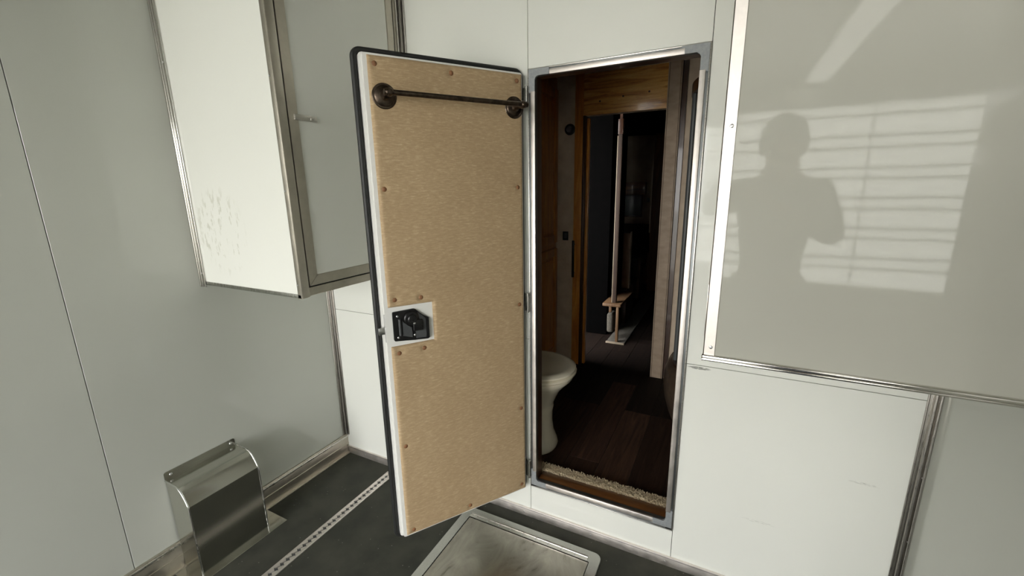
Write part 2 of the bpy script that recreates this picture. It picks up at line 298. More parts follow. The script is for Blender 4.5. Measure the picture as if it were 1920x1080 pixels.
b = MB(); b.box(LX+0.012, RX, FY-0.006, FY, 0.0, 0.040, 0.001); b.box(LX+0.012, RX, FY-0.010, FY, 0.038, 0.045, 0.0015)
b = b.build('baseboard_front', 'alum_frame'); tag(b, 'low aluminium strip along the bottom of the front wall', 'baseboard', kind='structure')
for x in (-1.70, -1.35, -1.0, -0.72, -0.41, -0.11, 0.2, 0.5): rivet(b, x, FY-0.006, 0.018, Vector((0, -1, 0)), 0.0035)
def corner_trim(name, x, y, sx, z0, z1, label, zs):
    mb = MB(); w = 0.024                     # two mouldings meeting in the corner, each with raised beads
    mb.box(x, x+sx*w, y-0.004, y, z0, z1, 0.001); mb.box(x, x+sx*0.004, y-w, y, z0, z1, 0.001)
    mb.tube([(x+sx*w, y-0.004, z0), (x+sx*w, y-0.004, z1)], 0.0028, 8); mb.tube([(x+sx*0.004, y-w, z0), (x+sx*0.004, y-w, z1)], 0.0028, 8)
    mb.tube([(x+sx*0.009, y-0.009, z0), (x+sx*0.009, y-0.009, z1)], 0.0065, 10)
    o = mb.build(name, 'alum_trim'); tag(o, label, 'moulding', kind='structure')
    for z in zs: rivet(o, x+sx*0.005, y-0.018, z, Vector((sx, 0, 0)), 0.0028)
corner_trim('trim_1', LX, FY, 1, 0.117, H-0.343, 'aluminium corner moulding where the left wall meets the front wall', (0.45, 0.75, 1.0))
corner_trim('trim_2', -1.25, FY, 1, H-0.343, CZ, 'aluminium corner moulding beside the upper wall cabinet', (1.3, 1.7, 2.1))
corner_trim('trim_3', RX, FY, -1, 0.045, H-0.40, 'dark polished corner moulding at the right closet wall', (0.4, 0.62, 0.86))

# ------------------------------------------------------------------ left upper cabinet
X0, X1, Y0, Z0 = LX, -1.25, 0.909, H-0.343
cab = empty('wall_cabinet', (X0, Y0, Z0), 'white upper cabinet with aluminium edges and a grey door, left of the open door', 'cabinet')
L = lambda x, y, z: (x-X0, y-Y0, z-Z0)
def cbx(name, mt, x0, x1, y0, y1, z0, z1, bev=0, par=cab, seg=2):
    return bx(name, mt, x0-X0, x1-X0, y0-Y0, y1-Y0, z0-Z0, z1-Z0, par, bev, seg)
bodyo = cbx('body', 'white', X0, X1-0.012, Y0+0.006, FY, Z0+0.006, CZ-0.001)
ep = MB().box(X0+0.003, X1-0.016, Y0, Y0+0.006, Z0+0.010, CZ-0.002, 0.0006, 1).build('end_panel', 'white_cabinet')
ep.parent = cab; ep.matrix_parent_inverse = Matrix.Translation((-X0, -Y0, -Z0)); ep['label'] = 'white end panel with a grey smudge'
mb = MB(); x = X0
for (a, b_) in ((0.0, 0.010), (0.010, 0.020), (0.020, 0.034)): mb.box(x+a-X0, x+b_-X0, -0.010+a*0.2, 0.0, -0.012, CZ-Z0-0.002, 0.0025, 3)
wt = mb.build('wall_edge_trim', 'alum_polished', cab)
for z in (H-0.30, H-0.02, H+0.20, H+0.45): rivet(wt, 0.027, -0.007, z-Z0, Vector((0, -1, 0)), 0.003)
mb = MB(); mb.box(X1-X0-0.017, X1-X0+0.002, -0.003, 0.02, -0.004, CZ-Z0-0.002, 0.001); mb.box(X1-X0-0.011, X1-X0+0.0035, -0.0015, 0.028, -0.003, CZ-Z0-0.003, 0.001)
ct = mb.build('corner_angle', 'alum_matte', cab)
for z in (H-0.30, H+0.004, H+0.34): rivet(ct, X1-X0-0.010, -0.004, z-Z0, Vector((0, -1, 0)), 0.0035)
mb = MB(); mb.box(0, X1-X0, -0.003, 0.02, -0.003, 0.010, 0.001); mb.build('bottom_trim', 'alum_dark', cab)
mb = MB(); mb.box(X1-X0-0.012, X1-X0, 0.0, 0.030, 0.0, CZ-Z0-0.002); mb.box(X1-X0-0.012, X1-X0, FY-Y0-0.04, FY-Y0-0.001, 0.0, CZ-Z0-0.002); mb.box(X1-X0-0.012, X1-X0, 0.03, FY-Y0-0.04, 0.0, 0.028)
mb.build('face_frame', 'alum_matte', cab)
MB().box(X1-X0-0.012, X1-X0-0.010, 0.025, FY-Y0-0.035, 0.024, CZ-Z0-0.003).build('door_gap', 'black_rubber', cab)
dy0, dz0 = 0.034, 0.033; dy1 = FY-Y0-0.045
dr = MB().box(X1-X0-0.010, X1-X0-0.003, dy0+0.034, dy1-0.034, dz0+0.034, CZ-Z0-0.02, 0.0005, 1).build('cabinet_door', 'white', cab)
mb = MB()
f = lambda u, v, a: Vector((a, u, v)); xa, xb = X1-X0-0.010, X1-X0+0.001; zt = CZ-Z0-0.006
mb.prism([(dy0, dz0), (dy0+0.034, dz0+0.034), (dy0+0.034, zt-0.034), (dy0, zt)], xa, xb, f, 0.0008)
mb.prism([(dy1, dz0), (dy1, zt), (dy1-0.034, zt-0.034), (dy1-0.034, dz0+0.034)], xa, xb, f, 0.0008)
mb.prism([(dy0+0.0006, dz0), (dy1-0.0006, dz0), (dy1-0.0346, dz0+0.034), (dy0+0.0346, dz0+0.034)], xa, xb, f, 0.0008)
mb.prism([(dy0+0.0006, zt), (dy0+0.0346, zt-0.034), (dy1-0.0346, zt-0.034), (dy1-0.0006, zt)], xa, xb, f, 0.0008)
mb.build('door_rim', 'alum_matte', dr)
mb = MB(); lz = H+0.232-Z0; mb.box(xb-0.001, xb+0.005, dy0+0.018, 1.045-Y0, lz-0.009, lz+0.009, 0.0015)
mb.box(xb+0.003, xb+0.0065, 1.018-Y0, 1.040-Y0, lz-0.006, lz+0.006, 0.001); mb.build('latch', 'alum_side', dr)['label'] = 'flat aluminium latch'

# ------------------------------------------------------------------ right overhead box
BX0, BY, BZ = -0.031, 1.08, H-0.407
ob = empty('overhead_cabinet', (BX0, BY, BZ), 'large glossy white overhead box right of the doorway with aluminium edging', 'cabinet')
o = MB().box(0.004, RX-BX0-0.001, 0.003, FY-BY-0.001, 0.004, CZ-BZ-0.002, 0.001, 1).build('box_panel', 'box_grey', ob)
mb = MB(); mb.box(0.0, 0.026, 0.0, 0.003, 0.002, CZ-BZ-0.002, 0.0008, 1); mb.box(0.0, 0.003, 0.0, 0.026, 0.002, CZ-BZ-0.002, 0.0008, 1)
vt = mb.build('side_angle', 'alum_frame', ob)
for z in (H+0.124, H-0.381): rivet(vt, 0.0165, 0.0, z-BZ, Vector((0, -1, 0)), 0.0042)
mb = MB(); mb.box(-0.002, RX-BX0-0.001, -0.005, 0.006, -0.006, 0.006, 0.003, 3); mb.box(-0.002, RX-BX0-0.001, -0.007, 0.0, -0.008, -0.003, 0.001)
mb.build('bottom_trim', 'alum_polished', ob)
bx('rear_notch', 'alum_side', -0.004, 0.002, 0.10, 0.14, 0.02, 0.16, ob, 0.0008)

# ------------------------------------------------------------------ the open bathroom door
ang = math.radians(180+56.5)
do = empty('door_1', (-0.6907, 1.46, H), 'open white bathroom door with tan upholstered inner side, towel bar and black latch', 'door', ang, kind='structure')
ZT, ZB, UW = 0.390, -1.275, 0.527
nz0, nz1, nu = -0.516, -0.380, 0.374
BT = [(0.506, 0.366), (0.265, 0.365), (0.021, 0.366), (0.507, 0.005), (0.022, 0.005), (0.503, -0.354), (0.413, -0.357), (0.501, -0.543), (0.412, -0.541), (0.021, -0.441), (0.505, -0.900), (0.019, -0.888), (0.020, -1.250), (0.500, -1.258), (0.265, -1.252)]
def frange(a, b, n): return [a+(b-a)*k/n for k in range(n+1)]
us = frange(0, 0.01, 5)+frange(0.01, nu-0.012, 60)[1:]+frange(nu-0.012, nu, 5)[1:]+frange(nu, UW-0.01, 24)[1:]+frange(UW-0.01, UW, 5)[1:]
zs = frange(ZB, ZB+0.01, 5)+frange(ZB+0.01, nz0-0.012, 110)[1:]+frange(nz0-0.012, nz0, 5)[1:]+frange(nz0, nz1, 18)[1:]+frange(nz1, nz1+0.012, 5)[1:]+frange(nz1+0.012, ZT-0.01, 120)[1:]+frange(ZT-0.01, ZT, 5)[1:]
def pad_h(u, z):
    du = nu-u; dz = max(nz0-z, z-nz1); dn = dz if u >= nu else (du if dz <= 0 else math.hypot(du, dz))
    d = max(0.0, min(u, UW-u, z-ZB, ZT-z, dn)); e = min(d/0.013, 1); h = -0.011+0.011*math.sqrt(max(0, 1-(1-e)**2))
    for bu, bz in BT:
        r2 = (u-bu)**2+(z-bz)**2
        if r2 < 0.004: h -= 0.0055*math.exp(-r2/0.00012)+0.0012*math.exp(-r2/0.0007)
    return h
bm = bmesh.new(); G = {}
def gv(i, j):
    if (i, j) not in G: G[(i, j)] = bm.verts.new((us[i], pad_h(us[i], zs[j]), zs[j]))
    return G[(i, j)]
for i in range(len(us)-1):
    for j in range(len(zs)-1):
        um, zm = (us[i]+us[i+1])/2, (zs[j]+zs[j+1])/2
        if um > nu and nz0 < zm < nz1: continue
        bm.faces.new((gv(i, j), gv(i+1, j), gv(i+1, j+1), gv(i, j+1)))
be = [e for e in bm.edges if e.is_boundary]; ext = bmesh.ops.extrude_edge_only(bm, edges=be)
for v in [x for x in ext['geom'] if isinstance(x, bmesh.types.BMVert)]: v.co.y = -0.013
p = MB(); p.bm.free(); p.bm = bm; p.build('upholstered_panel', 'tan_vinyl', do, 50)['label'] = 'tan buttoned vinyl padding'
yv = Vector((0, 1, 0))
Mb = Matrix.Rotation(-math.pi/2, 4, 'X')
b0 = MB().lathe([(0.0084, 0), (0.0084, 0.0014), (0.0073, 0.0040), (0.0042, 0.0058), (0.00001, 0.0062)], Mb, 16).build('button', 'button', do); b0.location = (BT[0][0], pad_h(*BT[0])-0.0005, BT[0][1])
for q in BT[1:]: piece(b0, 'button', (q[0], pad_h(*q)-0.0005, q[1]), do)
# door slab: stepped white section, outer flange with its rubber bulb
def rrect(u0, u1, z0, z1, r, n=6):
    P = []
    for cx, cz, a in ((u1-r, z1-r, 0), (u0+r, z1-r, 90), (u0+r, z0+r, 180), (u1-r, z0+r, 270)):
        for k in range(n+1):
            t_ = math.radians(a+90*k/n); P.append((cx+r*math.cos(t_), cz+r*math.sin(t_)))
    return P
fd = lambda u, v, a: Vector((u, a, v))
sl = MB(); sl.prism(rrect(-0.002, 0.5385, -1.279, 0.3945, 0.006), -0.024, -0.009, fd, 0.0012); sl.prism(rrect(-0.006, 0.5475, -1.2835, 0.3985, 0.012), -0.047, -0.0235, fd, 0.001)
sl.build('door_slab', 'white_door_skin', do)
MB().prism(rrect(-0.014, 0.560, -1.284, 0.406, 0.025), -0.053, -0.0465, fd, 0.001).build('outer_flange', 'white_door_skin', do)
path = rrect(-0.0115, 0.5585, -1.285, 0.4065, 0.022, 8)
gk = MB(); R = []
n = len(path)
for k in range(n):
    p0, p1, p2 = Vector(path[k-1]), Vector(path[k]), Vector(path[(k+1) % n]); d = (p2-p0).normalized(); nn = Vector((d.y, -d.x))
    R.append([gk.bm.verts.new((p1.x+nn.x*0.0095*math.cos(a), -0.0375+0.0095*math.sin(a), p1.y+nn.y*0.0095*math.cos(a))) for a in [2*math.pi*q/10 for q in range(10)]])
for k in range(n):
    for q in range(10): gk.bm.faces.new((R[k][q], R[k][(q+1) % 10], R[(k+1) % n][(q+1) % 10], R[(k+1) % n][q]))
gk.build('rubber_gasket', 'black_rubber', do)['label'] = 'black rubber seal around the door edge'
# latch side bolt
lp = MB().box(0.5380, 0.5400, -0.0225, -0.0115, -0.500, -0.402, 0.0005, 1).build('strike_plate', 'screw', do)
MB().box(0.539, 0.562, -0.0225, -0.0125, -0.470, -0.446, 0.002).build('latch_bolt', 'screw', lp)
# inside latch
lt_ = MB().prism([(0.514, -0.395), (0.5150, -0.4005), (0.5150, -0.4925), (0.5125, -0.4975), (0.445, -0.5045), (0.396, -0.5085), (0.391, -0.505), (0.390, -0.432), (0.396, -0.4285), (0.408, -0.4225), (0.423, -0.408), (0.436, -0.3945), (0.442, -0.3925)], -0.009, -0.002, fd, 0.0012).build('door_latch', 'black_plastic', do)
lt_['label'] = 'black inside door latch'
MB().prism([(0.430, -0.404), (0.420, -0.417), (0.406, -0.429), (0.402, -0.436), (0.402, -0.500), (0.440, -0.4985), (0.440, -0.46)], -0.0025, 0.0008, fd, 0.001).build('handle_recess', 'black_gloss', lt_)
MB().prism([(0.402, -0.431), (0.393, -0.434), (0.393, -0.503), (0.402, -0.505)], -0.002, 0.006, fd, 0.0015).build('handle_rib', 'black_plastic', lt_)
MB().prism([(0.484, -0.428), (0.476, -0.440), (0.463, -0.452), (0.452, -0.456), (0.452, -0.492), (0.484, -0.482)], -0.0025, 0.0018, fd, 0.001).build('lock_slider', 'black_gloss', lt_)
Mk = Matrix.Translation((0.452, -0.003, -0.424)) @ Mb
MB().lathe([(0.026, 0), (0.026, 0.006), (0.023, 0.009), (0.016, 0.0095), (0.0155, 0.017), (0.013, 0.019), (0.006, 0.019), (0.0055, 0.016), (0.00001, 0.016)], Mk, 28).build('lever_boss', 'black_plastic', lt_)
MB().tube([(0.494, 0.003, -0.4205), (0.494, 0.003, -0.478)], 0.0042, 12).build('hinge_pin', 'black_gloss', lt_)
MB().box(0.415, 0.450, 0.002, 0.010, -0.470, -0.430, 0.004, 3).build('lever', 'black_plastic', lt_)
for u, z in ((0.499, -0.411), (0.500, -0.486), (0.446, -0.439), (0.443, -0.486)):
    MB().lathe([(0.0042, 0), (0.004, 0.0015), (0.0025, 0.0026), (0.0012, 0.0026), (0.001, 0.0016), (0.00001, 0.0016)], Matrix.Translation((u, 0.0 if z != -0.439 else 0.015, z)) @ Mb @ Matrix.Translation((0, 0, -0.0022)), 14).build('screw', 'screw', lt_)
# towel bar
tb = MB().tube([(0.490, 0.062, 0.277), (0.030, 0.062, 0.277)], 0.0078, 20).build('towel_bar', 'bronze', do); tb['label'] = 'dark bronze towel bar'
for u in (0.485, 0.035):
    Mr = Matrix.Translation((u, -0.004, 0.277)) @ Mb
    ro = MB().lathe([(0.037, 0), (0.0372, 0.004), (0.035, 0.0062), (0.031, 0.0066), (0.0295, 0.0085), (0.026, 0.0105), (0.020, 0.012), (0.0145, 0.0135), (0.013, 0.017), (0.0105, 0.020), (0.0085, 0.030), (0.0085, 0.052), (0.0115, 0.056), (0.0125, 0.063), (0.0115, 0.071), (0.007, 0.0765), (0.00001, 0.078)], Mr, 36).build('rosette', 'bronze', tb)
    MB().lathe([(0.006, -0.012), (0.010, -0.009), (0.0105, -0.003), (0.0085, 0.0), (0.0078, 0.004)], Matrix.Translation((u, 0.062, 0.277)) @ Matrix.Rotation(math.radians(90 if u > 0.2 else -90), 4, 'Y') @ Matrix.Translation((0, 0, 0.012)), 20).build('bar_collar', 'bronze', tb)
for z0, z1 in ((0.287, 0.349), (-0.475, -0.405), (-1.229, -1.154)):
    hg = MB(); hg.box(-0.021, -0.014, -0.043, -0.012, z0, z1, 0.0015)
    hg.tube([(-0.019, -0.006, z0), (-0.019, -0.006, z1)], 0.0045, 12); hg.tube([(-0.019, -0.006, z0-0.004), (-0.019, -0.006, z0+0.006)], 0.0058, 12); hg.tube([(-0.019, -0.006, z1-0.006), (-0.019, -0.006, z1+0.004)], 0.0058, 12)
    hg.build('hinge', 'alum_dark', do)

# ------------------------------------------------------------------ floor fittings
# welded aluminium cover on the left wall
CY0, CY1, CX = 0.660, 0.920, -1.698
ac = empty('aluminum_cover', (LX+0.012, CY0, 0), 'welded brushed aluminium cover box on the floor against the left wall', 'cover')
prof = [(CX, 0.0), (CX, 0.300), (CX-0.001, 0.316), (CX-0.006, 0.326), (CX-0.014, 0.341), (CX-0.024, 0.357), (CX-0.036, 0.371), (CX-0.050, 0.381), (CX-0.062, 0.385), (LX+0.003, 0.388)]
def strip(prof, y0, y1, th):
    mb = MB(); A = [Vector((x, 0, z)) for x, z in prof]; ins = []
    for i, p in enumerate(A):
        d = (A[min(i+1, len(A)-1)]-A[max(i-1, 0)]).normalized(); nrm = Vector((-d.z, 0, d.x)); ins.append(p+nrm*-th if nrm.x > 0 else p+nrm*th)
    poly = [(p.x, p.z) for p in A]+[(p.x, p.z) for p in ins[::-1]]
    return mb.prism(poly, y0, y1, lambda u, v, a: Vector((u, a, v)))
def to_local(o, e): o.parent = e; o.matrix_parent_inverse = e.matrix_basis.inverted(); return o
e_inv = Matrix.Translation(-Vector(ac.location))
ac_parts = []
ac_parts.append(strip(prof, CY0, CY1, 0.003).build('cover_face', 'alum_cover', None, 20))
side = [(x, z) for x, z in prof]+[(LX+0.012, 0.0)]
side = [(min(max(x, LX+0.003), CX-0.001), z-0.001 if z > 0.01 else z) for x, z in side]
for y0, y1 in ((CY0-0.003, CY0), (CY1, CY1+0.003)):
    ac_parts.append(MB().prism(side, y0, y1, lambda u, v, a: Vector((u, a, v))).build('side_plate', 'alum_cover'))
    wpts = []; yy = y0 if y0 < CY0 else y1
    q = [(x, z) for x, z in prof]
    for i in range(len(q)-1):
        a_, b_ = Vector((q[i][0], yy, q[i][1])), Vector((q[i+1][0], yy, q[i+1][1])); k_ = max(1, int((b_-a_).length/0.006))
        for k in range(k_): wpts.append(a_.lerp(b_, k/k_))
    wpts.append(Vector((q[-1][0], yy, q[-1][1])))
    ac_parts.append(MB().tube(wpts, [0.0026+0.0014*random.random() for _ in wpts], 7).build('weld_seam', 'alum_weld', None, 60))
ac_parts.append(MB().prism(rrect(CY0-0.004, CY1+0.000, 0.384, 0.420, 0.008), LX+0.0005, LX+0.003, lambda u, v, a: Vector((a, u, v))).build('wall_flange', 'alum_cover'))
for y in (CY0+0.018, CY1-0.018): ac_parts.append(rivet(None, LX+0.003, y, 0.404, Vector((1, 0, 0)), 0.0055))
ff = MB(); ff.box(LX+0.021, -1.676, CY0-0.045, 0.997, 0.0, 0.003, 0.0008, 1); ac_parts.append(ff.build('floor_flange', 'alum_cover'))
for q in ac_parts: to_local(q, ac)
# slotted tie-down track
tr = empty('tie_down_track', (-1.477, -1.2, 0), 'perforated aluminium tie-down track running along the dark floor', 'track')
TY0, TY1 = -1.2, 1.455
mb = MB(); mb.box(-0.024, -0.0125, 0, TY1-TY0, 0, 0.0055, 0.001); mb.box(0.0125, 0.024, 0, TY1-TY0, 0, 0.0055, 0.001); 
rail = mb.build('rail', 'alum_frame', tr)
MB().box(-0.0125, 0.0125, 0.001, TY1-TY0-0.001, 0, 0.001).build('track_slot', 'black_gloss', tr)
sl_ = MB(); yy = 0.02
while yy < TY1-TY0-0.02:
    sl_.prism([(-0.0125, yy-0.0128), (-0.0075, yy-0.009), (-0.0005, yy+0.006), (-0.0125, yy+0.0125)], 0.001, 0.0055, lambda u, v, a: Vector((u, v, a)))
    sl_.prism([(0.0125, yy-0.0128), (0.0005, yy-0.006), (0.0075, yy+0.009), (0.0125, yy+0.0125)], 0.001, 0.0055, lambda u, v, a: Vector((u, v, a))); yy += 0.0256
s_ = sl_.build('slot_teeth', 'alum_frame', tr); s_['kind'] = 'stuff'
# floor hatch
hx0, hx1, hy0, hy1 = -0.975, -0.338, 0.72, 1.425
hh = empty('floor_hatch', ((hx0+hx1)/2, hy0, 0), 'scuffed metal floor hatch with rounded rim below the open door', 'hatch')
cxh = (hx0+hx1)/2
mb = MB(); P = rrect(hx0-cxh, hx1-cxh, 0, hy1-hy0, 0.03); Q = rrect(hx0-cxh+0.04, hx1-cxh-0.04, 0.04, hy1-hy0-0.055, 0.004)
fxy = lambda u, v, z: Vector((u, v, z))
mb.loft([[fxy(u, v, 0.0) for u, v in P], [fxy(u, v, 0.007) for u, v in P], [fxy(u*0.994, v+(0.35-v)*0.006, 0.010) for u, v in P], [fxy(u, v, 0.010) for u, v in Q], [fxy(u, v, 0.002) for u, v in Q]], False)
mb.build('hatch_frame', 'alum_dark', hh, 30)
pl = MB().box(hx0-cxh+0.043, hx1-cxh-0.043, 0.043, hy1-hy0-0.058, 0.002, 0.0085, 0.001).build('hatch_plate', 'hatch_plate', hh); pl['label'] = 'scratched and smeared aluminium plate'
mb = MB(); mb.tube([(hx0-cxh+0.04, hy1-hy0-0.036, 0.0125), (hx1-cxh-0.05, hy1-hy0-0.036, 0.0125)], 0.0042, 10)
mb.box(hx0-cxh+0.04, hx1-cxh-0.05, hy1-hy0-0.056, hy1-hy0-0.036, 0.009, 0.0115, 0.0005, 1)
hn = mb.build('piano_hinge', 'alum_polished', hh)
for k in range(9): rivet(hn, hx0-cxh+0.07+k*0.058, hy1-hy0-0.048, 0.0115, Vector((0, 0, 1)), 0.003)

# ------------------------------------------------------------------ bathroom beyond the doorway
BYW = 2.84; BZT = H+0.76
fi = bx('floor_bathroom', 'seam_dark', -2.2, 0.65, FY+0.055, 7.1, ZI-0.05, ZI-0.003); tag(fi, 'dark brown plank floor of the bathroom and hallway', 'floor', kind='structure')
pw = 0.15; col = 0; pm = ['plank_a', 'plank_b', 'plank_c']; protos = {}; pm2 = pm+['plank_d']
for L_ in (0.9,):
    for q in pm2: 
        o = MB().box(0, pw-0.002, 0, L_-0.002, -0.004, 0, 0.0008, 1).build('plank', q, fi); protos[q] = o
used = set(); xk = -1.35
while xk < 0.45:
    yk = FY+0.058+random.choice((-0.7, -0.4, -0.15)); 
    while yk < 5.0:
        if yk > 1.55 or yk+0.9 > 1.6:
            q = random.choice(pm) if yk < 2.0 else 'plank_d'; y_ = max(yk, 1.558)  # farther planks take a darker copy: hallway shade put into the wood colour
            if yk < 1.558: 
                o = MB().box(0, pw-0.002, 0, yk+0.898-1.558, -0.004, 0, 0.0008, 1).build('plank', q, fi); o.location = (xk, 1.558, ZI)
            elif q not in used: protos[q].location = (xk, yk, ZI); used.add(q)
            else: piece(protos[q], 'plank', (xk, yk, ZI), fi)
        yk += 0.9
    xk += pw
def st(name, mt, *a, label=None, bev=0.0):
    o = bx(name, mt, *a, bev=bev); tag(o, label, 'wall', kind='structure'); return o
st('wall_bathroom_left', 'wallpaper', -1.16, -1.12, FY+0.055, BYW, ZI, BZT, label='dim bathroom wall behind the tall wooden cupboard')
o = st('ceiling_bathroom', 'dark_wood', -1.2, 0.65, FY+0.055, BYW+0.1, BZT, BZT+0.04, label='dark bathroom ceiling above the doorway'); o['category'] = 'ceiling'
wb = MB(); wb.box(-1.12, -0.900, BYW, BYW+0.05, ZI, BZT); wb.box(-0.90, -0.39, BYW, BYW+0.05, H+0.452, BZT); wb.box(-0.36, 0.65, BYW+0.03, BYW+0.06, ZI, BZT)
wb = wb.build('wall_bathroom_far', 'wallpaper'); tag(wb, 'beige mottled wallpapered wall around the inner doorway', 'wall', kind='structure')
bx('casing', 'honey_v', -0.962, -0.905, BYW-0.012, BYW, ZI, H+0.72, wb, 0.002); bx('casing', 'dark_wood', -0.905, -0.890, BYW-0.02, BYW+0.055, ZI, H+0.452, wb, 0.002)
bx('inner_stop', 'honey_v', -0.890, -0.872, BYW+0.02, BYW+0.05, ZI, H+0.44, wb, 0.002)
hb = bx('header_board', 'pine_h', -0.905, -0.396, BYW-0.010, BYW, H+0.452, H+0.700, wb, 0.002); hb['label'] = 'knotty pine header board'
for kx, kz in ((-0.80, 0.53), (-0.655, 0.545), (-0.50, 0.555)):
    MB().lathe([(0.006, 0), (0.005, 0.0006), (0.0001, 0.0008)], Matrix.Translation((kx, BYW-0.0100, H+kz)) @ Matrix.Rotation(math.pi/2, 4, 'X'), 12).build('knot', 'dark_wood', hb)
bx('crown', 'dark_wood', -1.12, 0.60, BYW-0.03, BYW, H+0.705, H+0.76, wb, 0.004)
sp_ = bx('sliding_panel', 'beige_panel', -0.396, -0.318, BYW-0.012, BYW+0.02, ZI+0.001, H+0.705, wb, 0.001); sp_['label'] = 'beige panel strip right of the inner doorway'
for xx in (-0.3885, -0.3255): bx('edge_line', 'dark_trim', xx-0.0015, xx+0.0015, BYW-0.0132, BYW-0.0115, ZI+0.001, H+0.700, sp_)
bx('shadow_strip', 'dark_wood', -0.318, -0.290, BYW+0.010, BYW+0.03, ZI, H+0.705, wb)
st('wall_bathroom_right', 'wallpaper', 0.60, 0.65, FY+0.055, BYW+0.05, ZI, BZT, label='bathroom right wall behind the shower')
# switch knob, outlet and pull on the wallpapered wall
ws = empty('wall_switch', (-0.999, BYW, H+0.376), 'round black wall switch high on the beige bathroom wall', 'switch')
Mw = Matrix.Rotation(math.pi/2, 4, 'X')
MB().lathe([(0.036, 0), (0.036, 0.004), (0.030, 0.008), (0.00001, 0.008)], Mw, 28).build('back_plate', 'black_plastic', ws)
MB().lathe([(0.020, 0.008), (0.020, 0.018), (0.017, 0.024), (0.00001, 0.025)], Mw, 24).build('dial', 'black_gloss', ws)
wo = empty('outlet', (-1.021, BYW, H-0.327), 'small black wall outlet below the round switch', 'outlet')
MB().box(-0.021, 0.021, -0.006, 0, -0.031, 0.031, 0.003).build('outlet_plate', 'black_plastic', wo); MB().box(-0.010, 0.010, -0.009, -0.005, -0.018, 0.018, 0.002).build('socket', 'black_gloss', wo)
pp = empty('door_pull', (-0.952, BYW-0.012, H-0.483), 'long black pull mounted on the honey wood casing', 'handle')
MB().box(-0.009, 0.009, -0.030, -0.020, -0.130, 0.130, 0.005, 3).build('grip', 'black_plastic', pp)
for z in (-0.1, 0.1): MB().tube([(0, 0.0, z), (0, -0.024, z)], 0.005, 10).build('post', 'black_plastic', pp)
# tall wooden cupboard on the left
cb = empty('tall_cupboard', (-1.09, 2.45, ZI), 'tall honey wood cupboard with raised panel doors left of the doorway', 'cupboard')
bx('carcass', 'honey_v', -0.03, -0.001, -0.85, 0.388, 0.001, H+0.70-ZI, cb, 0.001)
def raised_door(z0, z1, y0, y1, arch):
    d = bx('cupboard_door', 'honey_v', 0, 0.010, y0, y1, z0, z1, cb, 0.002)
    w = 0.055
    for a in ((y0, y0+w, z0, z1), (y1-w, y1, z0, z1)): bx('stile', 'honey_v', 0.010, 0.020, *a, d, 0.003)
    for a in ((y0+w, y1-w, z0, z0+w), (y0+w, y1-w, z1-w, z1)): bx('door_rail', 'honey_v', 0.010, 0.020, *a, d, 0.003)
    P = [(y0+w+0.015, z0+w+0.015), (y1-w-0.015, z0+w+0.015), (y1-w-0.015, z1-w-0.015-(arch or 0))]
    if arch: P += [((y0+y1)/2+(y1-y0-2*w-0.03)/2*math.cos(a), z1-w-0.015-arch+arch*math.sin(a)) for a in [math.pi*k/10 for k in range(1, 10)]]
    P.append((y0+w+0.015, z1-w-0.015-(arch or 0)))
    MB().prism(P, 0.010, 0.018, lambda u, v, a: Vector((a, u, v)), 0.004).build('raised_field', 'honey_v', d)
raised_door(H-0.37-ZI, H+0.62-ZI, -0.25, 0.36, 0.06); raised_door(0.08, H-0.41-ZI, -0.25, 0.36, 0)
raised_door(H-0.37-ZI, H+0.62-ZI, -0.87+0.02, -0.27, 0.06); raised_door(0.08, H-0.41-ZI, -0.85, -0.27, 0)
MB().lathe([(0.006, 0), (0.006, 0.014), (0.013, 0.022), (0.010, 0.028), (0.0001, 0.030)], Matrix.Translation((0.020, -0.215, H-0.43-ZI-0.03)) @ Matrix.Rotation(math.pi/2, 4, 'Y'), 16).build('knob', 'black_plastic', cb)
# threshold and carpet edge
th = bx('threshold_board', 'honey_h', -0.658, -0.120, FY+0.0125, FY+0.072, ZI+0.0085, ZI+0.0185, None, 0.003); tag(th, 'orange brown wood threshold strip inside the doorway', 'threshold')
mb = MB(); mb.box(-0.70, -0.10, FY+0.074, FY+0.118, ZI, ZI+0.008, 0.003)
for k in range(5200):
    x = random.uniform(-0.70, -0.10); y = random.uniform(FY+0.074, FY+0.122); h = random.uniform(0.012, 0.024); a = random.uniform(0, 6.28); l = random.uniform(0, 0.012)
    p0 = Vector((x, y, ZI+0.004)); p1 = p0+Vector((math.cos(a)*l, math.sin(a)*l, h)); w = 0.0022
    vs = [mb.bm.verts.new(p0+Vector((w*math.cos(t_), w*math.sin(t_), 0))) for t_ in (0, 2.1, 4.2)]; tp = [mb.bm.verts.new(p1+Vector((w*0.8*math.cos(t_), w*0.8*math.sin(t_), 0))) for t_ in (0, 2.1, 4.2)]
    for q in range(3): mb.bm.faces.new((vs[q], vs[(q+1) % 3], tp[(q+1) % 3], tp[q]))
    mb.bm.faces.new(tp)
ce = mb.build('carpet_edge', 'carpet', None); tag(ce, 'frayed beige carpet edge just inside the threshold', 'carpet', kind='stuff')
